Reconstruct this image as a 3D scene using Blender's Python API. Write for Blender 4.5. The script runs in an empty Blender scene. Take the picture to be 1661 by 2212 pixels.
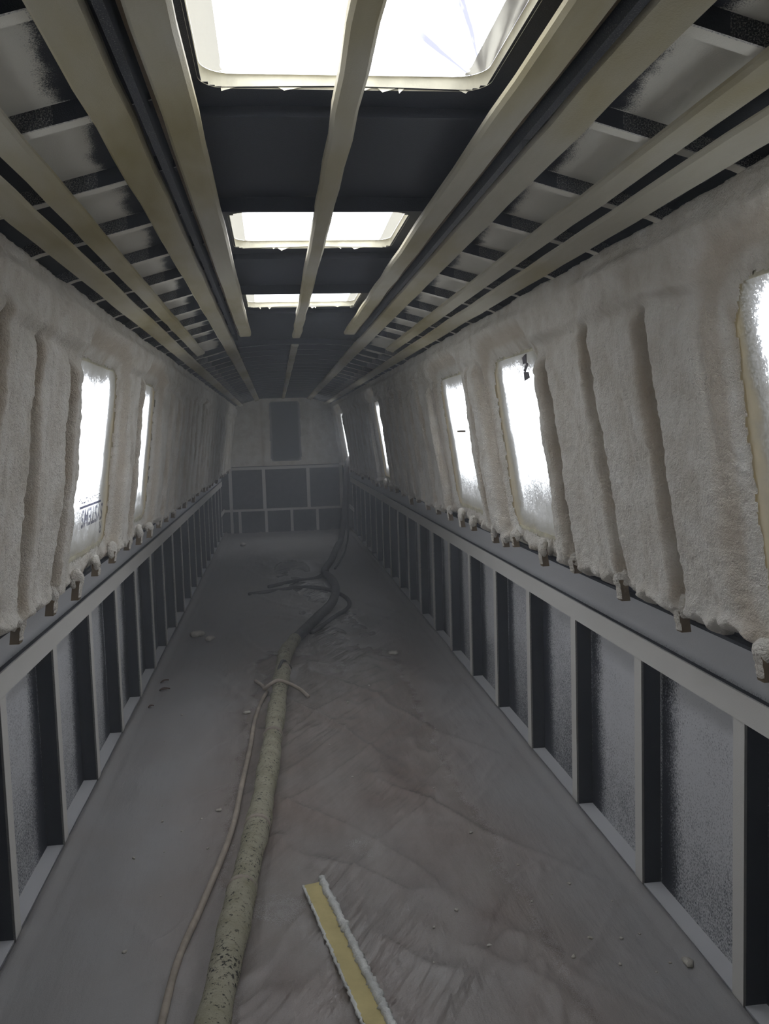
import bpy, math, random
import numpy as np
from mathutils import Vector, Matrix

random.seed(7)
rng = np.random.default_rng(7)
S = bpy.context.scene
COL = S.collection

# ------------------------------------------------------------------ camera, sky, exposure
cam_data = bpy.data.cameras.new('camera')
cam_data.sensor_fit = 'HORIZONTAL'
cam_data.sensor_width = 36.0
cam_data.lens = 36.0 * 1974.94 / 1661.0
cam_data.clip_start = 0.02
cam = bpy.data.objects.new('camera', cam_data)
COL.objects.link(cam)
yaw, pitch, roll = [math.radians(v) for v in (6.65721, -4.99377, -1.72116)]
fwd = Vector((math.sin(yaw) * math.cos(pitch), math.cos(yaw) * math.cos(pitch), math.sin(pitch)))
rgt = Vector((math.cos(yaw), -math.sin(yaw), 0))
upv = rgt.cross(fwd)
r2 = rgt * math.cos(roll) + upv * math.sin(roll)
u2 = -rgt * math.sin(roll) + upv * math.cos(roll)
CAM = Vector((-0.1367, 0.0, 1.3995))
cam.matrix_world = Matrix(((r2.x, u2.x, -fwd.x, CAM.x), (r2.y, u2.y, -fwd.y, CAM.y), (r2.z, u2.z, -fwd.z, CAM.z), (0, 0, 0, 1)))
S.camera = cam

S.view_settings.view_transform = 'Standard'
S.view_settings.look = 'None'
S.view_settings.gamma = 1.0
S.view_settings.use_curve_mapping = False
S.view_settings.exposure = 0.24
SKY_STRENGTH = 6.0
HAZE_DENSITY = 0.044

w = bpy.data.worlds.new('overcast_sky')
S.world = w
w.use_nodes = True
nt = w.node_tree
nt.nodes.clear()
tc = nt.nodes.new('ShaderNodeTexCoord')
sx = nt.nodes.new('ShaderNodeSeparateXYZ')
rp = nt.nodes.new('ShaderNodeValToRGB')
mr = nt.nodes.new('ShaderNodeMapRange')
bg = nt.nodes.new('ShaderNodeBackground')
out = nt.nodes.new('ShaderNodeOutputWorld')
nt.links.new(tc.outputs['Generated'], sx.inputs[0])
nt.links.new(sx.outputs['Z'], mr.inputs['Value'])
mr.inputs['From Min'].default_value = -1.0
mr.inputs['From Max'].default_value = 1.0
nt.links.new(mr.outputs[0], rp.inputs[0])
cr = rp.color_ramp
cr.elements[0].position = 0.0
cr.elements[0].color = (0.10, 0.11, 0.09, 1)
cr.elements[1].position = 1.0
cr.elements[1].color = (0.92, 0.96, 1.0, 1)
for p_, c_ in ((0.40, (0.16, 0.165, 0.14, 1)), (0.49, (0.30, 0.31, 0.30, 1)), (0.53, (0.62, 0.64, 0.66, 1)), (0.70, (0.85, 0.89, 0.95, 1))):
    e_ = cr.elements.new(p_)
    e_.color = c_
nt.links.new(rp.outputs[0], bg.inputs[0])
bg.inputs[1].default_value = SKY_STRENGTH
nt.links.new(bg.outputs[0], out.inputs[0])
try:
    S.cycles.volume_bounces = 1
    S.cycles.max_bounces = 10
    S.cycles.diffuse_bounces = 6
    S.cycles.transparent_max_bounces = 12
    S.cycles.sample_clamp_indirect = 6.0
except Exception:
    pass


def portal(name, loc, direction, sx_, sy_):
    """Sampling portal of the sky in an opening (emits nothing itself)."""
    l = bpy.data.lights.new(name, 'AREA')
    l.shape = 'RECTANGLE'
    l.size = sx_
    l.size_y = sy_
    l.cycles.is_portal = True
    o = bpy.data.objects.new(name, l)
    o.location = loc
    o.rotation_euler = Vector(direction).to_track_quat('-Z', 'Y').to_euler()
    COL.objects.link(o)
    return o


# ------------------------------------------------------------------ measures of the boat (metres)
Y_A, Y_B = -1.5, 13.3           # ends of the cabin
HULL_X = 0.967                  # inside of hull plate
STUD_X = 0.909                  # inner face of the studs
GUN_Z = 0.93
WIN_Z0, WIN_Z1 = 0.995, 1.672
SKY = [(1.10, 1.545), (2.38, 2.825), (3.66, 4.105)]
SKY_HX = 0.232
R_WIN = [(0.95, 1.685), (2.97, 3.62), (4.14, 4.80), (7.46, 8.08), (11.42, 12.35)]
L_WIN = [(0.95, 1.55), (2.97, 3.71), (4.22, 4.84)]


def roof_z(x):
    xs = [0, .31, .53, .66, .715, .74]
    zs = [1.964, 1.958, 1.897, 1.862, 1.84, 1.82]
    return np.interp(np.abs(x), xs, zs)


def steel_x(z):                 # inside of the cabin side plate
    return 0.842 - 0.1325 * (np.asarray(z) - 0.92)


# ------------------------------------------------------------------ noise
def _hash(ix, iy, seed):
    n = (ix.astype(np.int64) * 374761393 + iy.astype(np.int64) * 668265263 + seed * 1442695041) & 0xFFFFFFFF
    n = ((n ^ (n >> 13)) * 1274126177) & 0xFFFFFFFF
    n = n ^ (n >> 16)
    return (n & 0xFFFF) / 65535.0


def vnoise(x, y, seed=0):
    x = np.asarray(x, float)
    y = np.asarray(y, float)
    ix = np.floor(x)
    iy = np.floor(y)
    fx = x - ix
    fy = y - iy
    fx = fx * fx * (3 - 2 * fx)
    fy = fy * fy * (3 - 2 * fy)
    a = _hash(ix, iy, seed)
    b = _hash(ix + 1, iy, seed)
    c = _hash(ix, iy + 1, seed)
    d = _hash(ix + 1, iy + 1, seed)
    return (a * (1 - fx) + b * fx) * (1 - fy) + (c * (1 - fx) + d * fx) * fy


def fbm(x, y, seed=0, octv=4):
    s = 0.0
    a = 0.5
    t = 0.0
    for k in range(octv):
        s = s + a * vnoise(x * 2 ** k, y * 2 ** k, seed + 17 * k)
        t += a
        a *= 0.5
    return s / t


def sstep(a, b, x):
    t = np.clip((x - a) / (b - a), 0, 1)
    return t * t * (3 - 2 * t)


# ------------------------------------------------------------------ materials
def new_mat(name):
    m = bpy.data.materials.new(name)
    m.use_nodes = True
    n = m.node_tree
    n.nodes.clear()
    o = n.nodes.new('ShaderNodeOutputMaterial')
    return m, n, o


def N(n, kind, **kw):
    x = n.nodes.new(kind)
    for k, v in kw.items():
        if k in x.inputs:
            x.inputs[k].default_value = v
        else:
            setattr(x, k, v)
    return x


def noise_node(n, scale, detail=3, rough=0.6, stretch=None, coord='Object'):
    tc = n.nodes.new('ShaderNodeTexCoord')
    t = N(n, 'ShaderNodeTexNoise', Scale=scale, Detail=detail, Roughness=rough)
    if stretch:
        mp = n.nodes.new('ShaderNodeMapping')
        mp.inputs['Scale'].default_value = stretch[0]
        if len(stretch) > 1:
            mp.inputs['Rotation'].default_value = stretch[1]
        n.links.new(tc.outputs[coord], mp.inputs[0])
        n.links.new(mp.outputs[0], t.inputs['Vector'])
    else:
        n.links.new(tc.outputs[coord], t.inputs['Vector'])
    return t


def ramp(n, src, pts):
    r = n.nodes.new('ShaderNodeValToRGB')
    e = r.color_ramp.elements
    e[0].position, e[0].color = pts[0][0], (*pts[0][1], 1) if len(pts[0][1]) == 3 else pts[0][1]
    e[1].position, e[1].color = pts[-1][0], (*pts[-1][1], 1)
    for p, c in pts[1:-1]:
        k = e.new(p)
        k.color = (*c, 1)
    n.links.new(src, r.inputs[0])
    return r


def math_node(n, op, a, b=None, clamp=False):
    m = n.nodes.new('ShaderNodeMath')
    m.operation = op
    m.use_clamp = clamp
    for i, v in enumerate((a, b)):
        if v is None:
            continue
        if isinstance(v, (int, float)):
            m.inputs[i].default_value = v
        else:
            n.links.new(v, m.inputs[i])
    return m.outputs[0]


def mix_col(n, fac, a, b):
    m = n.nodes.new('ShaderNodeMix')
    m.data_type = 'RGBA'
    for i, v in ((0, fac), (6, a), (7, b)):
        if isinstance(v, (int, float)):
            m.inputs[i].default_value = v
        elif isinstance(v, tuple):
            m.inputs[i].default_value = (*v, 1)
        else:
            n.links.new(v, m.inputs[i])
    return m.outputs[2]


def bump(n, h, strength, dist=0.01):
    b = n.nodes.new('ShaderNodeBump')
    b.inputs['Strength'].default_value = strength
    b.inputs['Distance'].default_value = dist
    n.links.new(h, b.inputs['Height'])
    return b.outputs[0]


def principled(n, o, col, rough=0.8, normal=None, spec=0.3, coat=None):
    p = n.nodes.new('ShaderNodeBsdfPrincipled')
    if isinstance(col, tuple):
        p.inputs['Base Color'].default_value = (*col, 1)
    else:
        n.links.new(col, p.inputs['Base Color'])
    if isinstance(rough, (int, float)):
        p.inputs['Roughness'].default_value = rough
    else:
        n.links.new(rough, p.inputs['Roughness'])
    p.inputs['Specular IOR Level'].default_value = spec
    if normal is not None:
        n.links.new(normal, p.inputs['Normal'])
    if o is not None:
        n.links.new(p.outputs[0], o.inputs[0])
    return p


def mat_foam():
    m, n, o = new_mat('spray_foam')
    big = noise_node(n, 9, 4)
    fine = noise_node(n, 170, 3, 0.65)
    mid = noise_node(n, 42, 4, 0.7)
    att = N(n, 'ShaderNodeAttribute', attribute_name='skin')
    c = ramp(n, big.outputs[0], [(0.3, (0.63, 0.575, 0.49)), (0.5, (0.735, 0.69, 0.615)), (0.72, (0.82, 0.785, 0.72))])
    c2 = mix_col(n, att.outputs['Fac'], c.outputs[0], (0.50, 0.41, 0.30))
    h = math_node(n, 'ADD', fine.outputs[0], math_node(n, 'MULTIPLY', mid.outputs[0], 1.5))
    principled(n, o, c2, 0.9, bump(n, h, 0.8, 0.010), 0.15)
    return m


def mat_dusted(name, steel=(0.018, 0.021, 0.030), dust=(0.62, 0.60, 0.56), grain=420, contrast=3.0, rough=0.6):
    """dark primer steel under pale spray dust; the face or vertex attribute 'dust' says how much dust lies there"""
    m, n, o = new_mat(name)
    att = N(n, 'ShaderNodeAttribute', attribute_name='dust')
    g = noise_node(n, grain, 2, 0.7)
    g2 = noise_node(n, 14, 3)
    d = math_node(n, 'ADD', att.outputs['Fac'], math_node(n, 'MULTIPLY', math_node(n, 'SUBTRACT', g2.outputs[0], 0.5), 0.18))
    # speckles: grain below the dust level shows dust
    t = math_node(n, 'SUBTRACT', d, g.outputs[0])
    f = math_node(n, 'ADD', math_node(n, 'MULTIPLY', t, contrast), 0.5, True)
    lo = math_node(n, 'GREATER_THAN', att.outputs['Fac'], 0.012)
    f = math_node(n, 'MULTIPLY', f, lo)
    c = mix_col(n, f, steel, dust)
    rg = math_node(n, 'ADD', math_node(n, 'MULTIPLY', f, 0.4), rough - 0.05, True)
    principled(n, o, c, rg, bump(n, g.outputs[0], 0.25, 0.003), 0.35)
    return m


def mat_batten():
    m, n, o = new_mat('dusted_batten')
    a = noise_node(n, 3.5, 4, 0.6, ((1, 0.25, 1),))
    g = noise_node(n, 260, 2, 0.7)
    b = noise_node(n, 30, 3, 0.6, ((3, 0.3, 3),))
    c = ramp(n, a.outputs[0], [(0.34, (0.30, 0.255, 0.13)), (0.46, (0.40, 0.355, 0.235)), (0.6, (0.47, 0.445, 0.37))])
    c2 = mix_col(n, math_node(n, 'MULTIPLY', b.outputs[0], 0.25), c.outputs[0], (0.26, 0.22, 0.14))
    principled(n, o, c2, 0.75, bump(n, g.outputs[0], 0.3, 0.003), 0.25)
    return m


def mat_plain(name, col, rough=0.8, bump_scale=120, bstr=0.3, spec=0.25, var=0.25):
    m, n, o = new_mat(name)
    a = noise_node(n, 12, 4)
    g = noise_node(n, bump_scale, 3, 0.7)
    dark = tuple(v * (1 - var) for v in col)
    lite = tuple(min(1, v * (1 + var)) for v in col)
    c = ramp(n, a.outputs[0], [(0.3, dark), (0.7, lite)])
    principled(n, o, c.outputs[0], rough, bump(n, g.outputs[0], bstr, 0.004), spec)
    return m


def mat_film(name, clear=0.45, tint=(0.93, 0.94, 0.97), wrinkle=0.0):
    """thin plastic film; attribute 'cover' = foam overspray on it"""
    m, n, o = new_mat(name)
    att = N(n, 'ShaderNodeAttribute', attribute_name='cover')
    g = noise_node(n, 150, 3, 0.75)
    g2 = noise_node(n, 22, 3)
    tr = N(n, 'ShaderNodeBsdfTransparent', Color=(*tint, 1))
    tl = N(n, 'ShaderNodeBsdfTranslucent', Color=(*tint, 1))
    gl = N(n, 'ShaderNodeBsdfGlossy', Color=(0.9, 0.9, 0.9, 1), Roughness=0.28)
    a = n.nodes.new('ShaderNodeMixShader')
    a.inputs[0].default_value = 1 - clear
    n.links.new(tr.outputs[0], a.inputs[1])
    n.links.new(tl.outputs[0], a.inputs[2])
    a2 = n.nodes.new('ShaderNodeMixShader')
    a2.inputs[0].default_value = 0.05
    n.links.new(a.outputs[0], a2.inputs[1])
    n.links.new(gl.outputs[0], a2.inputs[2])
    core = a2
    if wrinkle > 0:
        # creases fanning out of the far right corner
        tcw = n.nodes.new('ShaderNodeTexCoord')
        sxyz = n.nodes.new('ShaderNodeSeparateXYZ')
        n.links.new(tcw.outputs['Object'], sxyz.inputs[0])
        ang = math_node(n, 'ARCTAN2', math_node(n, 'SUBTRACT', 0.26, sxyz.outputs['Y']), math_node(n, 'SUBTRACT', 0.24, sxyz.outputs['X']))
        cmb = n.nodes.new('ShaderNodeCombineXYZ')
        n.links.new(math_node(n, 'MULTIPLY', ang, 9.0), cmb.inputs[0])
        n.links.new(math_node(n, 'MULTIPLY', sxyz.outputs['Y'], 2.0), cmb.inputs[1])
        wv = N(n, 'ShaderNodeTexNoise', Scale=1.0, Detail=4.0, Roughness=0.6)
        n.links.new(cmb.outputs[0], wv.inputs['Vector'])
        wf = ramp(n, wv.outputs[0], [(0.46, (0, 0, 0)), (0.60, (1, 1, 1))])
        dk = N(n, 'ShaderNodeBsdfTranslucent', Color=(0.05, 0.048, 0.07, 1))
        a3 = n.nodes.new('ShaderNodeMixShader')
        xm = math_node(n, 'ADD', math_node(n, 'MULTIPLY', sxyz.outputs['X'], 5.0), 0.45, True)
        n.links.new(math_node(n, 'MULTIPLY', math_node(n, 'MULTIPLY', wf.outputs[0], wrinkle), xm), a3.inputs[0])
        n.links.new(core.outputs[0], a3.inputs[1])
        n.links.new(dk.outputs[0], a3.inputs[2])
        core = a3
    # light overspray: translucent, then thick yellowish foam
    d = math_node(n, 'ADD', att.outputs['Fac'], math_node(n, 'MULTIPLY', math_node(n, 'SUBTRACT', g2.outputs[0], 0.5), 0.22))
    f1 = math_node(n, 'ADD', math_node(n, 'MULTIPLY', math_node(n, 'SUBTRACT', d, g.outputs[0]), 4.0), 1.0, True)
    lo = math_node(n, 'GREATER_THAN', att.outputs['Fac'], 0.02)
    f1 = math_node(n, 'MULTIPLY', f1, lo)
    t1 = N(n, 'ShaderNodeBsdfTranslucent')
    tr_ = ramp(n, math_node(n, 'ADD', d, math_node(n, 'MULTIPLY', math_node(n, 'SUBTRACT', g.outputs[0], 0.5), 0.9)), [(0.02, (0.75, 0.75, 0.78)), (0.20, (0.32, 0.32, 0.34)), (0.40, (0.16, 0.16, 0.165)), (0.66, (0.085, 0.083, 0.078)), (0.95, (0.028, 0.025, 0.018))])
    n.links.new(tr_.outputs[0], t1.inputs[0])
    d1 = N(n, 'ShaderNodeBsdfDiffuse', Color=(0.60, 0.58, 0.53, 1))
    m1 = n.nodes.new('ShaderNodeMixShader')
    m1.inputs[0].default_value = 0.45
    n.links.new(t1.outputs[0], m1.inputs[1])
    n.links.new(d1.outputs[0], m1.inputs[2])
    b1 = n.nodes.new('ShaderNodeMixShader')
    n.links.new(f1, b1.inputs[0])
    n.links.new(core.outputs[0], b1.inputs[1])
    n.links.new(m1.outputs[0], b1.inputs[2])
    t2 = N(n, 'ShaderNodeBsdfTranslucent', Color=(0.085, 0.065, 0.03, 1))
    d2 = N(n, 'ShaderNodeBsdfDiffuse', Color=(0.60, 0.55, 0.44, 1))
    m2 = n.nodes.new('ShaderNodeMixShader')
    m2.inputs[0].default_value = 0.72
    n.links.new(t2.outputs[0], m2.inputs[1])
    n.links.new(d2.outputs[0], m2.inputs[2])
    b2 = n.nodes.new('ShaderNodeMixShader')
    n.links.new(math_node(n, 'MULTIPLY', math_node(n, 'SUBTRACT', d, 0.84), 5.0, True), b2.inputs[0])
    n.links.new(b1.outputs[0], b2.inputs[1])
    n.links.new(m2.outputs[0], b2.inputs[2])
    n.links.new(b2.outputs[0], o.inputs[0])
    return m


def mat_sheet():
    """dusty polythene sheet on the floor: attribute 'dust' = how thick the spray dust lies"""
    m, n, o = new_mat('dusty_plastic_sheet')
    att = N(n, 'ShaderNodeAttribute', attribute_name='dust')
    big = noise_node(n, 2.6, 5, 0.6)
    g = noise_node(n, 330, 2, 0.7)
    st = noise_node(n, 1.0, 5, 0.55, ((8, 1.6, 1), (0, 0, -0.6)))
    d = math_node(n, 'ADD', att.outputs['Fac'], math_node(n, 'MULTIPLY', math_node(n, 'SUBTRACT', big.outputs[0], 0.5), 0.9))
    d = math_node(n, 'ADD', d, math_node(n, 'MULTIPLY', math_node(n, 'SUBTRACT', g.outputs[0], 0.5), 0.5), True)
    clearc = ramp(n, st.outputs[0], [(0.35, (0.185, 0.142, 0.118)), (0.52, (0.23, 0.182, 0.155)), (0.7, (0.28, 0.23, 0.205))])
    c = mix_col(n, d, clearc.outputs[0], (0.315, 0.307, 0.30))
    rg = math_node(n, 'ADD', math_node(n, 'MULTIPLY', d, 0.62), 0.13, True)
    ck = N(n, 'ShaderNodeAttribute', attribute_name='crinkle')
    tcf = n.nodes.new('ShaderNodeTexCoord')
    sf = n.nodes.new('ShaderNodeSeparateXYZ')
    n.links.new(tcf.outputs['Object'], sf.inputs[0])
    fv = math_node(n, 'SUBTRACT', math_node(n, 'MULTIPLY', sf.outputs['X'], 0.88), math_node(n, 'MULTIPLY', sf.outputs['Y'], 0.47))
    fu = math_node(n, 'ADD', math_node(n, 'MULTIPLY', sf.outputs['X'], 0.47), math_node(n, 'MULTIPLY', sf.outputs['Y'], 0.88))
    cf = n.nodes.new('ShaderNodeCombineXYZ')
    n.links.new(math_node(n, 'MULTIPLY', fv, 17.0), cf.inputs[0])
    n.links.new(math_node(n, 'MULTIPLY', fu, 2.6), cf.inputs[1])
    c1 = N(n, 'ShaderNodeTexNoise', Scale=1.0, Detail=2.5, Roughness=0.55)
    n.links.new(cf.outputs[0], c1.inputs['Vector'])
    cr_ = math_node(n, 'MULTIPLY', c1.outputs[0], 1.7)
    rg = math_node(n, 'ADD', math_node(n, 'MULTIPLY', rg, math_node(n, 'SUBTRACT', 1.0, math_node(n, 'MULTIPLY', math_node(n, 'MULTIPLY', ck.outputs['Fac'], 2.6, True), 0.86))), 0.03)
    h = math_node(n, 'ADD', math_node(n, 'MULTIPLY', st.outputs[0], 0.6), math_node(n, 'MULTIPLY', g.outputs[0], 0.05))
    h = math_node(n, 'ADD', h, math_node(n, 'MULTIPLY', cr_, ck.outputs['Fac']))
    p = principled(n, o, c, rg, bump(n, h, 1.0, 0.02), 0.5)
    n.links.new(math_node(n, 'ADD', 0.4, math_node(n, 'MULTIPLY', ck.outputs['Fac'], 0.6)), p.inputs['Specular IOR Level'])
    return m


M_FOAM = mat_foam()
M_STEEL = mat_dusted('dusted_dark_steel')
M_CEIL = mat_dusted('dusted_roof_steel', dust=(0.68, 0.65, 0.58), grain=420)
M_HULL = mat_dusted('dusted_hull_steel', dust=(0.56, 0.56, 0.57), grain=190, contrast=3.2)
M_BATTEN = mat_batten()
M_TIMBER = mat_plain('raw_timber', (0.17, 0.125, 0.075), 0.7, 90)
M_TAPE = mat_plain('masking_tape', (0.60, 0.56, 0.42), 0.6, 60, 0.2)
M_SKYTAPE, _n, _o = new_mat('backlit_masking_tape')
_d = N(_n, 'ShaderNodeBsdfDiffuse', Color=(0.62, 0.58, 0.46, 1))
_t = N(_n, 'ShaderNodeBsdfTranslucent', Color=(0.30, 0.285, 0.24, 1))
_m = _n.nodes.new('ShaderNodeMixShader')
_m.inputs[0].default_value = 0.45
_n.links.new(_d.outputs[0], _m.inputs[1])
_n.links.new(_t.outputs[0], _m.inputs[2])
_n.links.new(_m.outputs[0], _o.inputs[0])
M_FILM = mat_film('window_film', 0.40)
M_SKYFILM = mat_film('skylight_film', 0.55, (0.95, 0.95, 0.985))
M_SKYFILM_CREASED = mat_film('creased_skylight_film', 0.55, (0.95, 0.95, 0.985), 0.9)
M_SHEET = mat_sheet()
M_PLY = mat_plain('floor_board', (0.20, 0.15, 0.10), 0.7, 60)
M_PRINT, _n, _o = new_mat('grey_print')
_t = N(_n, 'ShaderNodeBsdfTranslucent', Color=(0.10, 0.10, 0.13, 1))
_u = N(_n, 'ShaderNodeBsdfTransparent', Color=(0.40, 0.40, 0.46, 1))
_m = _n.nodes.new('ShaderNodeMixShader')
_m.inputs[0].default_value = 0.4
_n.links.new(_u.outputs[0], _m.inputs[1])
_n.links.new(_t.outputs[0], _m.inputs[2])
_n.links.new(_m.outputs[0], _o.inputs[0])
M_TAB = mat_plain('grey_tape_tab', (0.14, 0.13, 0.15), 0.6, 60, 0.1)
M_HOSE, _n, _o = new_mat('foam_crusted_hose')
_a = noise_node(_n, 12, 4)
_g = noise_node(_n, 75, 3, 0.75)
_b = noise_node(_n, 7, 2)
_c = ramp(_n, _a.outputs[0], [(0.3, (0.26, 0.245, 0.165)), (0.7, (0.40, 0.375, 0.29))])
_f = math_node(_n, 'MULTIPLY', math_node(_n, 'SUBTRACT', math_node(_n, 'ADD', _g.outputs[0], math_node(_n, 'MULTIPLY', _b.outputs[0], 0.22)), 0.675), 12.0, True)
principled(_n, _o, mix_col(_n, _f, _c.outputs[0], (0.03, 0.03, 0.025)), 0.85, bump(_n, _g.outputs[0], 0.9, 0.006), 0.2)
M_HOSE_DARK = mat_plain('dark_rubber_hose', (0.085, 0.08, 0.078), 0.7, 80, 0.4)
M_CREAM = mat_plain('cream_hose', (0.34, 0.29, 0.24), 0.7, 80, 0.4)
M_CRUMB = mat_plain('foam_crumb', (0.50, 0.47, 0.41), 0.9, 140, 0.8)
M_YELLOW = mat_plain('cut_yellow_foam', (0.50, 0.42, 0.20), 0.75, 110, 0.25, 0.2, 0.12)
M_WHITECRUST = mat_plain('white_foam_crust', (0.60, 0.60, 0.57), 0.9, 120, 1.0)
M_LEAF = mat_plain('dead_leaf', (0.11, 0.06, 0.035), 0.8, 80)
M_DOOR = mat_dusted('dusted_door_panel', steel=(0.05, 0.058, 0.065), dust=(0.30, 0.30, 0.29))


# ------------------------------------------------------------------ mesh helpers
class MB:
    def __init__(self):
        self.v, self.f, self.d = [], [], []

    def quad_box(self, c8, dust=0.0):
        """8 corners: 0-3 bottom ring, 4-7 top ring; dust: value or list of 6 (bottom, top, sides 01,12,23,30)"""
        b = len(self.v)
        self.v += [tuple(p) for p in c8]
        fs = [(0, 3, 2, 1), (4, 5, 6, 7), (0, 1, 5, 4), (1, 2, 6, 5), (2, 3, 7, 6), (3, 0, 4, 7)]
        if not isinstance(dust, (list, tuple)):
            dust = [dust] * 6
        for q, dd in zip(fs, dust):
            self.f.append(tuple(b + i for i in q))
            self.d.append(dd)
        return self

    def box(self, x0, x1, y0, y1, z0, z1, dust=0.0):
        """dust list order: -Z, +Z, -Y, +X, +Y, -X"""
        return self.quad_box([(x0, y0, z0), (x1, y0, z0), (x1, y1, z0), (x0, y1, z0),
                              (x0, y0, z1), (x1, y0, z1), (x1, y1, z1), (x0, y1, z1)], dust)

    def tube(self, pts, rads, seg=12, wob=0.0, flat=1.0, seed=0):
        pts = [Vector(p) for p in pts]
        rr = random.Random(seed)
        b = len(self.v)
        n = len(pts)
        ref = Vector((0, 0, 1))
        for i, p in enumerate(pts):
            t = (pts[min(i + 1, n - 1)] - pts[max(i - 1, 0)])
            t.normalize()
            a = t.cross(ref)
            if a.length < 1e-3:
                a = t.cross(Vector((1, 0, 0)))
            a.normalize()
            c = a.cross(t)
            r = rads[i] if hasattr(rads, '__len__') else rads
            for k in range(seg):
                th = 2 * math.pi * k / seg
                q = r * (1 + wob * (rr.random() - 0.5))
                self.v.append(tuple(p + a * (q * math.cos(th)) + c * (q * flat * math.sin(th))))
        for i in range(n - 1):
            for k in range(seg):
                k2 = (k + 1) % seg
                self.f.append((b + i * seg + k, b + i * seg + k2, b + (i + 1) * seg + k2, b + (i + 1) * seg + k))
                self.d.append(0)
        self.f.append(tuple(b + k for k in range(seg))[::-1])
        self.d.append(0)
        self.f.append(tuple(b + (n - 1) * seg + k for k in range(seg)))
        self.d.append(0)
        return self

    def mesh(self, name, mat, smooth=False):
        m = bpy.data.meshes.new(name)
        m.from_pydata(self.v, [], self.f)
        at = m.attributes.new('dust', 'FLOAT', 'FACE')
        at.data.foreach_set('value', [float(x) for x in self.d])
        m.materials.append(mat)
        if smooth:
            m.polygons.foreach_set('use_smooth', [True] * len(m.polygons))
        m.update()
        return m


def grid_mesh(name, P, mat, keep=None, attrs=None, smooth=True, flip=False):
    """P: (nu, nv, 3) array of points; keep: (nu-1, nv-1) bool of faces"""
    nu, nv = P.shape[:2]
    idx = np.arange(nu * nv).reshape(nu, nv)
    q = np.stack([idx[:-1, :-1], idx[1:, :-1], idx[1:, 1:], idx[:-1, 1:]], -1)
    if flip:
        q = q[..., ::-1]
    q = q[keep] if keep is not None else q.reshape(-1, 4)
    used = np.unique(q)
    remap = -np.ones(nu * nv, int)
    remap[used] = np.arange(len(used))
    V = P.reshape(-1, 3)[used]
    q = remap[q]
    m = bpy.data.meshes.new(name)
    m.vertices.add(len(V))
    m.vertices.foreach_set('co', V.astype(np.float32).ravel())
    m.loops.add(q.size)
    m.loops.foreach_set('vertex_index', q.astype(np.int32).ravel())
    m.polygons.add(len(q))
    m.polygons.foreach_set('loop_start', (np.arange(len(q)) * 4).astype(np.int32))
    m.polygons.foreach_set('loop_total', np.full(len(q), 4, np.int32))
    if smooth:
        m.polygons.foreach_set('use_smooth', np.ones(len(q), bool))
    for k, a in (attrs or {}).items():
        at = m.attributes.new(k, 'FLOAT', 'POINT')
        at.data.foreach_set('value', a.reshape(-1)[used].astype(np.float32))
    m.materials.append(mat)
    m.update()
    m.validate()
    return m


def obj(name, mesh, parent=None, loc=(0, 0, 0)):
    o = bpy.data.objects.new(name, mesh)
    COL.objects.link(o)
    o.location = loc
    if parent is not None:
        o.parent = parent
    return o


def empty(name, loc):
    o = bpy.data.objects.new(name, None)
    o.empty_display_size = 0.05
    o.location = loc
    COL.objects.link(o)
    return o


def tag(o, label, cat=None, group=None, kind=None):
    if label:
        o['label'] = label
    if cat:
        o['category'] = cat
    if group:
        o['group'] = group
    if kind:
        o['kind'] = kind
    return o


def copy_tree(o, parent=None):
    c = o.copy()
    COL.objects.link(c)
    if parent is not None:
        c.parent = parent
    for ch in list(o.children):
        copy_tree(ch, c)
    return c


ORD = ('first second third fourth fifth sixth seventh eighth ninth tenth eleventh twelfth thirteenth fourteenth fifteenth sixteenth '
       'seventeenth eighteenth nineteenth twentieth twenty-first twenty-second twenty-third twenty-fourth twenty-fifth twenty-sixth '
       'twenty-seventh twenty-eighth twenty-ninth thirtieth thirty-first thirty-second thirty-third thirty-fourth thirty-fifth').split()


def ysteps(y0, y1, k, dmin):
    ys = [y0]
    while ys[-1] < y1:
        ys.append(ys[-1] + max(dmin, k * max(ys[-1], 0.8)))
    ys[-1] = y1
    return np.array(ys)


# ------------------------------------------------------------------ floor and hull
fl = MB().box(-HULL_X, HULL_X, Y_A, Y_B, -0.05, -0.012).mesh('floor', M_PLY)
tag(obj('floor', fl), 'brown boarded floor under the dusty plastic sheet', 'floor', kind='structure')

STUD_Y0, STUD_DY = 1.942, 0.6
side_name = {1: 'right', -1: 'left'}
side_txt = {1: 'five-window wall', -1: 'lettered-window wall'}

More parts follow.
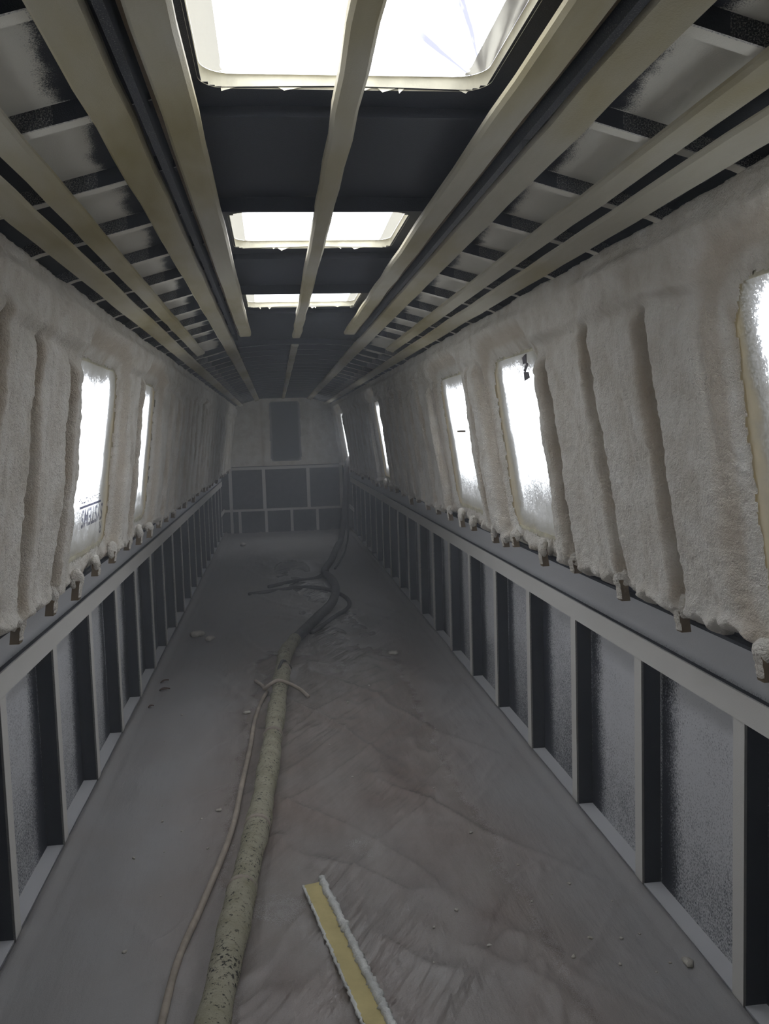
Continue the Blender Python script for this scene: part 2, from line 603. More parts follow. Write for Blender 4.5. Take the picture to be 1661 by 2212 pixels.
for s in (1, -1):
    ys = ysteps(Y_A, Y_B, 0.012, 0.02)
    zs = np.concatenate([np.linspace(-0.012, 0.752, 36), [0.768, 0.80, 0.84, 0.88, 0.93]])
    Yg, Zg = np.meshgrid(ys, zs, indexing='ij')
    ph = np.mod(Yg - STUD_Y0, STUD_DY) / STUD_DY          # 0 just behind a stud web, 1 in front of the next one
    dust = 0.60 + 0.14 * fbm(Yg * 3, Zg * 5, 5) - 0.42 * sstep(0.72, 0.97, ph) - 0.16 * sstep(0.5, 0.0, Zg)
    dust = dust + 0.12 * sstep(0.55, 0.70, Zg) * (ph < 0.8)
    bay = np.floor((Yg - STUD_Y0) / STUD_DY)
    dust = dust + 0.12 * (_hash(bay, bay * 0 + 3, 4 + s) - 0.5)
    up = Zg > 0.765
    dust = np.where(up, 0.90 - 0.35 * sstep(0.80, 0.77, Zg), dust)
    XH = np.interp(Zg, [0, 0.752, 0.768, 0.93], [HULL_X, HULL_X, 0.929, 0.905])
    P = np.stack([s * XH, Yg, Zg], -1)
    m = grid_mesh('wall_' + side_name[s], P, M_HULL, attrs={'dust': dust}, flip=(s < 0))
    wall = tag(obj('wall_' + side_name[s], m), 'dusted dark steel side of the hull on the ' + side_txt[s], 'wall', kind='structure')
    # gunwale deck and cabin side plate (with window openings) are parts of the same wall
    g = MB().box(min(s * 0.82, s * HULL_X), max(s * 0.82, s * HULL_X), Y_A, Y_B, GUN_Z - 0.004, GUN_Z + 0.004, 0.2).mesh('gunwale', M_STEEL)
    obj('gunwale', g, wall)
    wins = R_WIN if s > 0 else L_WIN
    cb = MB()
    zz = [GUN_Z, WIN_Z0 - 0.04, WIN_Z1 + 0.04, 1.845]
    edges = [Y_A]
    for a, b in wins:
        edges += [a - 0.04, b + 0.04]
    edges.append(Y_B)

    def slab(y0, y1, z0, z1):
        xa, xb = float(steel_x(z0)), float(steel_x(z1))
        c = [(s * xa, y0, z0), (s * (xa + .006), y0, z0), (s * (xa + .006), y1, z0), (s * xa, y1, z0),
             (s * xb, y0, z1), (s * (xb + .006), y0, z1), (s * (xb + .006), y1, z1), (s * xb, y1, z1)]
        cb.quad_box(c, 0.1)
    slab(Y_A, Y_B, zz[0], zz[1])
    slab(Y_A, Y_B, zz[2], zz[3])
    for i in range(0, len(edges), 2):
        slab(edges[i], edges[i + 1], zz[1], zz[2])
    obj('cabin_side', cb.mesh('cabin_side', M_STEEL), wall)

# ------------------------------------------------------------------ ceiling (roof plate with hatch openings)
SKY_R = 0.05
xs = np.linspace(-0.74, 0.74, 149)
ys = np.unique(np.round(np.concatenate([ysteps(Y_A, Y_B, 0.008, 0.02)] + [np.linspace(a - 0.06, b + 0.06, 72) for a, b in SKY]), 4))
Xg, Yg = np.meshgrid(xs, ys, indexing='ij')


def rr_sdf(px, py, cx, cy, hx, hy, r):
    dx = np.abs(px - cx) - (hx - r)
    dy = np.abs(py - cy) - (hy - r)
    return np.hypot(np.maximum(dx, 0), np.maximum(dy, 0)) + np.minimum(np.maximum(dx, dy), 0) - r


keep = np.ones((len(xs) - 1, len(ys) - 1), bool)
xc = (xs[:-1] + xs[1:]) / 2
yc = (ys[:-1] + ys[1:]) / 2
Xc, Yc = np.meshgrid(xc, yc, indexing='ij')
for a, b in SKY:
    keep &= rr_sdf(Xc, Yc, 0, (a + b) / 2, SKY_HX, (b - a) / 2, SKY_R) > 0
aX = np.abs(Xg)
nz = fbm(Xg * 26, Yg * 26, 3)
RIB_Y0, RIB_DY = 1.147, 0.361
phr = np.mod(Yg - RIB_Y0, RIB_DY) / RIB_DY
d_in = 0.418 + 0.022 * sstep(0.2, 1.0, phr) + 0.022 * (nz - 0.5)
dust = sstep(-0.022, 0.040, aX - d_in) * (0.92 - 0.25 * (nz - 0.3))
dust *= 1 - sstep(0.546, 0.556, aX)
dust = np.maximum(dust, 0.35 * sstep(4.9, 5.6, Yg) * sstep(0.20, 0.36, aX))
Zg = roof_z(Xg)
P = np.stack([Xg, Yg, Zg], -1)
m = grid_mesh('ceiling', P, M_CEIL, keep=keep, attrs={'dust': dust}, flip=True)
ceil = tag(obj('ceiling', m), 'cambered dark steel roof, dusted pale between the outer battens', 'ceiling', kind='structure')

# ------------------------------------------------------------------ end walls
END_X = lambda z: np.interp(z, [0, .85, .92, 1.84], [.965, .965, .83, .70])
bw = MB()
zz = [-0.012, 0.85, 0.92, 1.84, 1.98]
xx = [.967, .967, .845, .74, .1]
for i in range(4):
    bw.quad_box([(-xx[i], Y_B, zz[i]), (xx[i], Y_B, zz[i]), (xx[i], Y_B + .01, zz[i]), (-xx[i], Y_B + .01, zz[i]),
                 (-xx[i + 1], Y_B, zz[i + 1]), (xx[i + 1], Y_B, zz[i + 1]), (xx[i + 1], Y_B + .01, zz[i + 1]), (-xx[i + 1], Y_B + .01, zz[i + 1])], 0.30)
wf = tag(obj('wall_far', bw.mesh('wall_far', M_STEEL)), 'dark steel bulkhead closing the far end of the cabin', 'wall', kind='structure')
nw = MB()
for i in range(4):
    nw.quad_box([(-xx[i], Y_A - .01, zz[i]), (xx[i], Y_A - .01, zz[i]), (xx[i], Y_A, zz[i]), (-xx[i], Y_A, zz[i]),
                 (-xx[i + 1], Y_A - .01, zz[i + 1]), (xx[i + 1], Y_A - .01, zz[i + 1]), (xx[i + 1], Y_A, zz[i + 1]), (-xx[i + 1], Y_A, zz[i + 1])], 0.55)
tag(obj('wall_near', nw.mesh('wall_near', M_STEEL)), 'steel bulkhead behind the viewer', 'wall', kind='structure')

# ------------------------------------------------------------------ skylights (taped roof hatches under plastic film)
sky_lab = ['large creased plastic covered roof hatch at the top of the picture, with masking tape rim',
           'middle roof hatch under bright plastic film, between two dark roof panels', 'smallest looking roof hatch, last before the gap in the centre batten']
for i, (a, b) in enumerate(SKY):
    cy, hy = (a + b) / 2, (b - a) / 2
    root = empty('window_%d' % (i + 1), (0, cy, 1.96))
    tag(root, sky_lab[i], 'skylight', 'taped roof hatches', 'structure')
    # coaming: rounded ring going up from the roof plate
    K = 12
    ring = []
    for cxs, cys, a0 in ((1, 1, 0), (-1, 1, 90), (-1, -1, 180), (1, -1, 270)):
        for k in range(K + 1):
            th = math.radians(a0 + 90 * k / K)
            ring.append((cxs * (SKY_HX - SKY_R) + SKY_R * math.cos(th), cys * (hy - SKY_R) + SKY_R * math.sin(th)))
    mb = MB()
    n_ = len(ring)
    for (x, y) in ring:
        mb.v.append((x * 1.012, y * 1.012, float(roof_z(x)) - 1.96 - 0.001))
    for (x, y) in ring:
        mb.v.append((x, y, 0.022))
    for k in range(n_):
        k2 = (k + 1) % n_
        mb.f.append((k, n_ + k, n_ + k2, k2))
        mb.d.append(0.05)
    obj('coaming', mb.mesh('coaming', M_TAPE), root)
    # masking tape on the film rim with a ragged inner edge
    mb = MB()
    rj = random.Random(i + 3)
    for k, (x, y) in enumerate(ring):
        mb.v.append((x, y, 0.0225))
        wx, wy = 0.030 + 0.006 * rj.random(), 0.006 + 0.004 * rj.random()
        ix = max(-SKY_HX + wx, min(SKY_HX - wx, x))
        iy = max(-hy + wy, min(hy - wy, y))
        mb.v.append((ix, iy, 0.0205))
    for k in range(n_):
        k2 = (k + 1) % n_
        mb.f.append((2 * k, 2 * k2, 2 * k2 + 1, 2 * k + 1))
        mb.d.append(0)
    obj('masking_tape', mb.mesh('masking_tape', M_SKYTAPE), root)
    gx = np.linspace(-SKY_HX - .01, SKY_HX + .01, 50)
    gy = np.linspace(-hy - .01, hy + .01, 50)
    GX, GY = np.meshgrid(gx, gy, indexing='ij')
    GZ = 0.0235 + 0.003 * (fbm(GX * 14 + GY * 9 + i * 5, GY * 4 - GX * 3, 11) - 0.5)
    pm = grid_mesh('plastic_film', np.stack([GX, GY, GZ], -1), M_SKYFILM_CREASED if i == 0 else M_SKYFILM, attrs={'cover': np.zeros_like(GX)})
    obj('plastic_film', pm, root)
    portal('sky_portal_%d' % i, (0, cy, 2.06), (0, 0, -1), 2 * SKY_HX + .06, 2 * hy + .06)
    # ragged strips of torn film hanging from the tape
    if True:
        mb = MB()
        for k in range(6):
            x0 = rj.uniform(-0.21, 0.21)
            L = rj.uniform(0.001, 0.007)
            q = len(mb.v)
            mb.v += [(x0, hy - .001, .002), (x0 + rj.uniform(.01, .04), hy - .001, .002), (x0 + rj.uniform(0, .02), hy - .004, -.002 - L)]
            mb.f.append((q, q + 1, q + 2))
            mb.d.append(0)
        obj('torn_edge', mb.mesh('torn_edge', M_TAPE), root)

# ------------------------------------------------------------------ side windows: film on the outside of the foam opening
win_lab = {
    (1, 0): 'big sprayed film window at the right edge of the picture, partly out of view',
    (1, 1): 'bright film window with torn dark tab at its upper corner',
    (1, 2): 'film window with a bent strap at mid height, beyond the torn one',
    (1, 3): 'slim bright window with yellow sill, fourth on its wall',
    (1, 4): 'thin ragged window above the hose at the far corner',
    (-1, 0): 'film window beside the viewer, out of the picture',
    (-1, 1): 'film window with upside down grey SYSTEMS print',
    (-1, 2): 'narrow film window with a pulled aside lower corner, after the printed one'}


def win_sdf(Y, Z, a, b):
    return rr_sdf(Y, Z, (a + b) / 2, (WIN_Z0 + WIN_Z1) / 2, (b - a) / 2, (WIN_Z1 - WIN_Z0) / 2, 0.10)


wn = len(SKY)
for s in (1, -1):
    for i, (a, b) in enumerate(R_WIN if s > 0 else L_WIN):
        wn += 1
        cy = (a + b) / 2
        zc = (WIN_Z0 + WIN_Z1) / 2
        root = empty('window_%d' % wn, (s * float(steel_x(zc)), cy, zc))
        tag(root, win_lab[(s, i)], 'window', 'film covered side windows', 'structure')
        gy = np.linspace(a - 0.055, b + 0.055, 100)
        gz = np.linspace(WIN_Z0 - 0.055, WIN_Z1 + 0.055, 110)
        GY, GZ = np.meshgrid(gy, gz, indexing='ij')
        sd = -rr_sdf(GY, GZ, cy, zc + 0.020, (b - a) / 2, (WIN_Z1 - WIN_Z0) / 2 + 0.020, 0.13)
        wob = 0.05 * (fbm(GY * 7 + s, GZ * 5, 21 + i) - 0.5)
        cov = 1.0 - sstep(-0.02, 0.20 if (s, i) != (1, 0) else 0.16, sd + wob)
        low = np.clip((WIN_Z1 - GZ) / (WIN_Z1 - WIN_Z0), 0, 1)
        cov = np.maximum(cov, 1.0 - sstep(0.0, 0.12 + 0.16 * low, b - GY + wob))      # the far jamb is sprayed wider towards the sill
        if (s, i) == (1, 1):     # lower third heavily sprayed
            cov = np.maximum(cov, 0.62 * sstep(1.42, 1.04, GZ + 0.25 * (GY - cy) + 2 * wob))
            cov = np.maximum(cov, 0.42 * sstep(1.50, 1.64, GZ - 0.2 * (GY - cy) + wob))
        if (s, i) == (1, 2):
            cov = np.maximum(cov, 0.6 * sstep(1.36, 1.05, GZ + 2 * wob))
        if (s, i) == (-1, 1):
            cov = np.maximum(cov, 0.62 * sstep(1.30, 1.06, GZ + 1.5 * wob))
        if (s, i) == (1, 0):
            cov = np.maximum(cov, 0.60 * sstep(1.35, 1.10, GZ + wob))
        if (s, i) == (-1, 2):
            cov = np.maximum(cov, 0.55 * sstep(1.22, 1.10, GZ + wob))
        if (s, i) == (1, 4):
            cov = cov * 0.75
        bulge = 0.010 * (fbm(GY * 6, GZ * 3, 33 + i) - 0.5)
        GXf = s * (steel_x(GZ) - 0.0022 + (bulge + 0.006) * sstep(0.0, 0.08, sd))
        pm = grid_mesh('plastic_film', np.stack([GXf, GY, GZ], -1) - np.array(root.location), M_FILM, attrs={'cover': cov}, flip=(s < 0))
        film = obj('plastic_film', pm, root)
        nrm = Vector((-s, 0, -0.1325)).normalized()
        pl = portal('window_portal_%d' % wn, Vector((s * (float(steel_x(zc)) + 0.05), cy, zc)), nrm, b - a + 0.08, 0.74)
        # local axes: x along the boat, y up the slope
        zax = -nrm
        xax = Vector((0, 1, 0))
        yax = zax.cross(xax)
        pl.matrix_world = Matrix(((xax.x, yax.x, zax.x, pl.location.x), (xax.y, yax.y, zax.y, pl.location.y), (xax.z, yax.z, zax.z, pl.location.z), (0, 0, 0, 1)))
        # masking tape strip along the head and the sill of the opening
        tp = MB()
        for z0, z1 in ((WIN_Z1 - 0.012, WIN_Z1 + 0.03), (WIN_Z0 - 0.02, WIN_Z0 + 0.02)):
            xa, xb = float(steel_x(z0)) - .004, float(steel_x(z1)) - .004
            c = [(s * xa, a + .03, z0), (s * (xa + .002), a + .03, z0), (s * (xa + .002), b - .03, z0), (s * xa, b - .03, z0),
                 (s * xb, a + .03, z1), (s * (xb + .002), a + .03, z1), (s * (xb + .002), b - .03, z1), (s * xb, b - .03, z1)]
            tp.quad_box([tuple(np.array(q) - np.array(root.location)) for q in c])
        obj('masking_tape', tp.mesh('masking_tape', M_TAPE), root)
        if (s, i) == (1, 1):
            # torn tab of tape hanging in the upper near corner
            mb = MB()
            bx = lambda z, off: s * (float(steel_x(z)) - off)
            Yt = a + 0.10
            pts = [[(bx(1.64, .03), Yt + .02, 1.640), (bx(1.64, .03), Yt - .03, 1.648), (bx(1.61, .03), Yt - .015, 1.618), (bx(1.61, .03), Yt + .02, 1.618)],
                   [(bx(1.61, .035), Yt - .035, 1.620), (bx(1.61, .035), Yt - .055, 1.612), (bx(1.58, .035), Yt - .005, 1.588), (bx(1.58, .035), Yt + .010, 1.594)],
                   [(bx(1.58, .035), Yt + .010, 1.590), (bx(1.58, .04), Yt - .060, 1.585), (bx(1.56, .04), Yt - .065, 1.566), (bx(1.56, .035), Yt + .012, 1.560)]]
            for q in pts:
                q = [tuple(np.array(p) - np.array(root.location)) for p in q]
                mb.quad_box(q + [(p[0] - 0.003, p[1], p[2]) for p in q])
            tag(obj('torn_tab', mb.mesh('torn_tab', M_TAB), root), 'dark folded tape tab')
        if (s, i) == (1, 2):
            mb = MB().box(-.075, -.045, -.285, -.235, .055, .063)
            obj('strap', mb.mesh('strap', M_TIMBER), root)
        if (s, i) == (-1, 1):
            # grey lettering on the film, upside down as the sheet hangs
            def text_mesh(txt, size, squeeze):
                cu = bpy.data.curves.new('print', 'FONT')
                cu.body = txt
                cu.size = size
                cu.align_x = 'LEFT'
                cu.offset = 0.0014
                to = bpy.data.objects.new('print_tmp', cu)
                COL.objects.link(to)
                dg = bpy.context.evaluated_depsgraph_get()
                me = bpy.data.meshes.new_from_object(to.evaluated_get(dg))
                bpy.data.objects.remove(to)
                co = np.zeros(len(me.vertices) * 3, np.float32)
                me.vertices.foreach_get('co', co)
                return me, co.reshape(-1, 3) * np.array([squeeze, 1, 1])
            def place_text(txt, size, squeeze, y_right, z_base):
                me, co = text_mesh(txt, size, squeeze)
                Yv = y_right - co[:, 0]
                Zv = z_base - co[:, 1]
                Xv = -(steel_x(Zv) - 0.011)
                V = np.stack([Xv, Yv, Zv], -1) - np.array(root.location)
                me.vertices.foreach_set('co', V.astype(np.float32).ravel())
                me.materials.clear()
                me.materials.append(M_PRINT)
                me.update()
                o_ = obj('lettering', me, film)
                o_.location = (0, 0, 0)
                return o_
            place_text('SYSTEMS', 0.088, 1.14, 3.585, 1.163)
            place_text('R', 0.062, 1.3, 3.585, 1.094)
            ln = MB()
            for (y0, y1, z0, z1) in [(3.165, 3.535, 1.170, 1.178)]:
                c = []
                for zq in (z0, z1):
                    xq = -(float(steel_x(zq)) - 0.011)
                    c += [(xq, y0, zq), (xq - .001, y0, zq), (xq - .001, y1, zq), (xq, y1, zq)]
                ln.quad_box([tuple(np.array(q) - np.array(root.location)) for q in c])
            rj = random.Random(5)
            for k in range(26):
                y0 = 3.14 + 0.37 * k / 26 + rj.uniform(0, .01)
                z0 = 1.184 + rj.uniform(0, 0.018)
                c = []
                for zq in (z0, z0 + 0.004):
                    xq = -(float(steel_x(zq)) - 0.011)
                    c += [(xq, y0, zq), (xq - .001, y0, zq), (xq - .001, y0 + rj.uniform(.004, .012), zq), (xq, y0 + .008, zq)]
                ln.quad_box([tuple(np.array(q) - np.array(root.location)) for q in c])
            obj('printed_rule', ln.mesh('printed_rule', M_PRINT), film)

# ------------------------------------------------------------------ sprayed foam lining of the cabin sides
BAT_R = [1.28 + 0.0, 1.66, 2.02, 2.39, 2.785, 3.14, 3.52, 3.69, 3.87, 4.31, 4.585, 4.90]
BAT_R = [0.20, 0.56, 0.92, 1.28] + BAT_R[1:] + [5.27 + .365 * k for k in range(22) if 5.27 + .365 * k < 13.1]
BAT_L = [0.20, 0.56, 0.92, 1.28, 1.64, 1.99, 2.345, 2.70, 3.045, 3.36, 3.70, 4.06, 4.42] + [4.80 + .365 * k for k in range(24) if 4.80 + .365 * k < 13.1]


def foam_bottom(Y, s):
    return 0.948 + 0.030 * (fbm(Y * 5.0, Y * 0 + s * 9, 61) - 0.5) + 0.030 * (vnoise(Y * 22, Y * 0 + s * 3, 62) - 0.5) + 0.014 * (vnoise(Y * 60, Y * 0 + s * 3, 63) - 0.5)


def foam_h(Y, Z, s):
    wins = R_WIN if s > 0 else L_WIN
    bats = BAT_R if s > 0 else BAT_L
    h = 0.040 + 0.022 * (fbm(Y * 4.2, Z * 3.2, 71 + s) - 0.5) + 0.012 * (fbm(Y * 17, Z * 13, 75 + s, 3) - 0.5)
    skin = np.zeros_like(h)
    shift = np.zeros_like(h)
    tilt = 0.055 * (Z - 1.05)               # creases lean with height as in a hand sprayed run
    insidewin = np.zeros_like(h)
    for a, b in wins:
        sd = win_sdf(Y, Z, a, b)
        insidewin = np.maximum(insidewin, 1 - sstep(0.01, 0.13, sd))
    for k, yb in enumerate(bats):
        q = (random.Random(k * 7 + (3 if s > 0 else 5)))
        amp = q.uniform(0.65, 1.15)
        zt = q.uniform(1.63, 1.74)
        body = sstep(0.955, 1.01, Z) * (1 - sstep(zt - 0.05, zt + 0.01, Z))
        wav = 0.010 * (fbm(Z * 6, Z * 0 + k, 81) - 0.5)
        d = Y - (yb + tilt + wav)
        edge = 0.004
        rise = sstep(-0.020, 0.004, d)
        fall = 1 - sstep(0.03, 0.26, d)
        h = h + body * amp * 0.026 * rise * fall
        shift = shift + body * amp * 0.024 * np.exp(-((d + 0.022) / 0.0075) ** 2)
        cre = np.exp(-((d + 0.031) / 0.013) ** 2)
        h = h - body * amp * 0.050 * cre * (0.55 + 0.6 * vnoise(Z * 7, Z * 0 + k, 87)) + body * amp * 0.014 * sstep(-0.20, -0.060, d) * (1 - sstep(-0.045, -0.030, d))
        skin = np.maximum(skin, body * 0.8 * np.exp(-((d + 0.008) / 0.016) ** 2) * (0.4 + 0.6 * vnoise(Z * 9, Z * 0 + k, 83)))
        # second shallow line
        d2 = d - 0.085
        h = h - body * 0.008 * np.exp(-(d2 / 0.010) ** 2)
    # lumpy head band and foot ledge
    head = sstep(1.66, 1.70, Z) * (1 - sstep(1.775, 1.81, Z))
    h = h + head * (0.022 + 0.035 * (fbm(Y * 7, Z * 9, 91 + s) - 0.45))
    foot = (1 - sstep(0.965, 1.01, Z))
    h = h + foot * (0.018 + 0.05 * (fbm(Y * 9, Z * 9, 95 + s) - 0.5) + 0.03 * (fbm(Y * 30, Z * 30, 96 + s, 2) - 0.45))
    h = h * (1 - insidewin) + insidewin * 0.016
    skin = np.maximum(skin, 0.55 * sstep(0.02, 0.5, insidewin) * (1 - sstep(0.75, 1.0, insidewin)))
    for a, b in wins:
        sd = win_sdf(Y, Z, a, b)
        k = np.clip(1 - sstep(-0.015, 0.03, sd), 0, 1)
        h = h * (1 - k) + k * 0.0045
    return h, np.clip(skin, 0, 1), shift * (1 - np.clip(insidewin * 2, 0, 1))


for s in (1, -1):
    ys = np.concatenate([np.linspace(Y_A + 0.01, 0.9, 120)[:-1], ysteps(0.9, Y_B - 0.005, 0.0031, 0.004)])
    ts = np.linspace(0, 1, 180)
    Yg, Tg = np.meshgrid(ys, ts, indexing='ij')
    zb = foam_bottom(Yg, s)
    ztop = 1.832 + 0.010 * (fbm(Yg * 8, Yg * 0, 97 + s) - 0.5)
    Zg = zb + (ztop - zb) * Tg
    h, skin, shift = foam_h(Yg, Zg, s)
    h = h + 0.0075 * (fbm(Yg * 75, Zg * 75, 99, 2) - 0.5)
    # round the bottom and top lips back to the plate
    lip = sstep(0.0, 0.035, Tg)
    h = h * (0.35 + 0.65 * np.sqrt(np.clip(lip, 0, 1)))
    top = sstep(1.0, 0.965, Tg)
    h = h * (0.8 + 0.2 * np.sqrt(np.clip(top, 0, 1))) + 0.012 * sstep(0.93, 1.0, Tg)
    X = s * (steel_x(Zg) - h)
    P = np.stack([X, Yg + shift, Zg - 0.13 * h], -1)
    # back lip rows: run outwards under the foot and over the head
    lo = P[:, :1].copy()
    lo[:, 0, 0] = s * 0.885
    lo[:, 0, 2] = np.maximum(lo[:, 0, 2] - 0.002, 0.938)
    hi = P[:, -1:].copy()
    hi[:, 0, 0] = s * 0.735
    hi[:, 0, 2] = 1.838
    P = np.concatenate([lo, P, hi], 1)
    skin = np.concatenate([skin[:, :1], skin, skin[:, -1:]], 1)
    Ym = (P[:-1, :-1, 1] + P[1:, 1:, 1]) / 2
    Zm = (P[:-1, :-1, 2] + P[1:, 1:, 2]) / 2
    keep = np.ones(Ym.shape, bool)
    for a, b in (R_WIN if s > 0 else L_WIN):
        keep &= win_sdf(Ym, Zm, a, b) > -0.004 + 0.012 * (vnoise(Ym * 60, Zm * 60, 14) - 0.5)
    m = grid_mesh('spray_foam_lining', P, M_FOAM, keep=keep, attrs={'skin': skin}, flip=(s > 0))
    tag(obj('spray_foam_lining', m), 'ridged cream spray foam coating the cabin side of the ' + side_txt[s], 'spray foam', kind='stuff')

# foam on the far bulkhead, around a bare dark panel
xs = np.linspace(-0.80, 0.80, 120)
zs = np.linspace(0.965, 1.93, 80)
Xg, Zg = np.meshgrid(xs, zs, indexing='ij')
lim = np.interp(Zg, [.9, 1.84, 1.95], [.84, .70, .40])
Xq = Xg / 0.80 * lim
h = 0.03 + 0.02 * (fbm(Xq * 6, Zg * 5, 41) - 0.5) + 0.015 * np.exp(-((Xq + 0.33) / .02) ** 2) * -1 + 0.010 * np.exp(-((Xq - 0.36) / .03) ** 2)
sdp = rr_sdf(Xq, Zg, 0.012, 1.455, 0.225, 0.43, 0.05)
h = h * sstep(-0.01, 0.10, sdp) + 0.005
P = np.stack([Xq, Y_B - h, Zg], -1)
keep = rr_sdf((Xq[:-1, :-1] + Xq[1:, 1:]) / 2, (Zg[:-1, :-1] + Zg[1:, 1:]) / 2, 0.012, 1.455, 0.225, 0.43, 0.05) > -0.004
m = grid_mesh('bulkhead_foam', P, M_FOAM, keep=keep, attrs={'skin': 0.3 * np.exp(-((Xq + .33) / .03) ** 2)}, flip=False)
tag(obj('bulkhead_foam', m), 'smooth grey looking spray foam on the upper end bulkhead', 'spray foam', kind='stuff')
gx = np.linspace(-0.30, 0.32, 60)
gz = np.linspace(0.99, 1.92, 70)
GX, GZ = np.meshgrid(gx, gz, indexing='ij')
dd = rr_sdf(GX, GZ, 0.012, 1.46, 0.175, 0.40, 0.03) + 0.03 * (fbm(GX * 9, GZ * 7, 44) - 0.5)
dp = grid_mesh('door_1', np.stack([GX, 0 * GX + Y_B - 0.004, GZ], -1), M_DOOR, attrs={'dust': 0.06 + 0.92 * sstep(-0.03, 0.075, dd)}, flip=False)
tag(obj('door_1', dp), 'plain dark door panel in the middle of the end bulkhead', 'door', kind='structure')

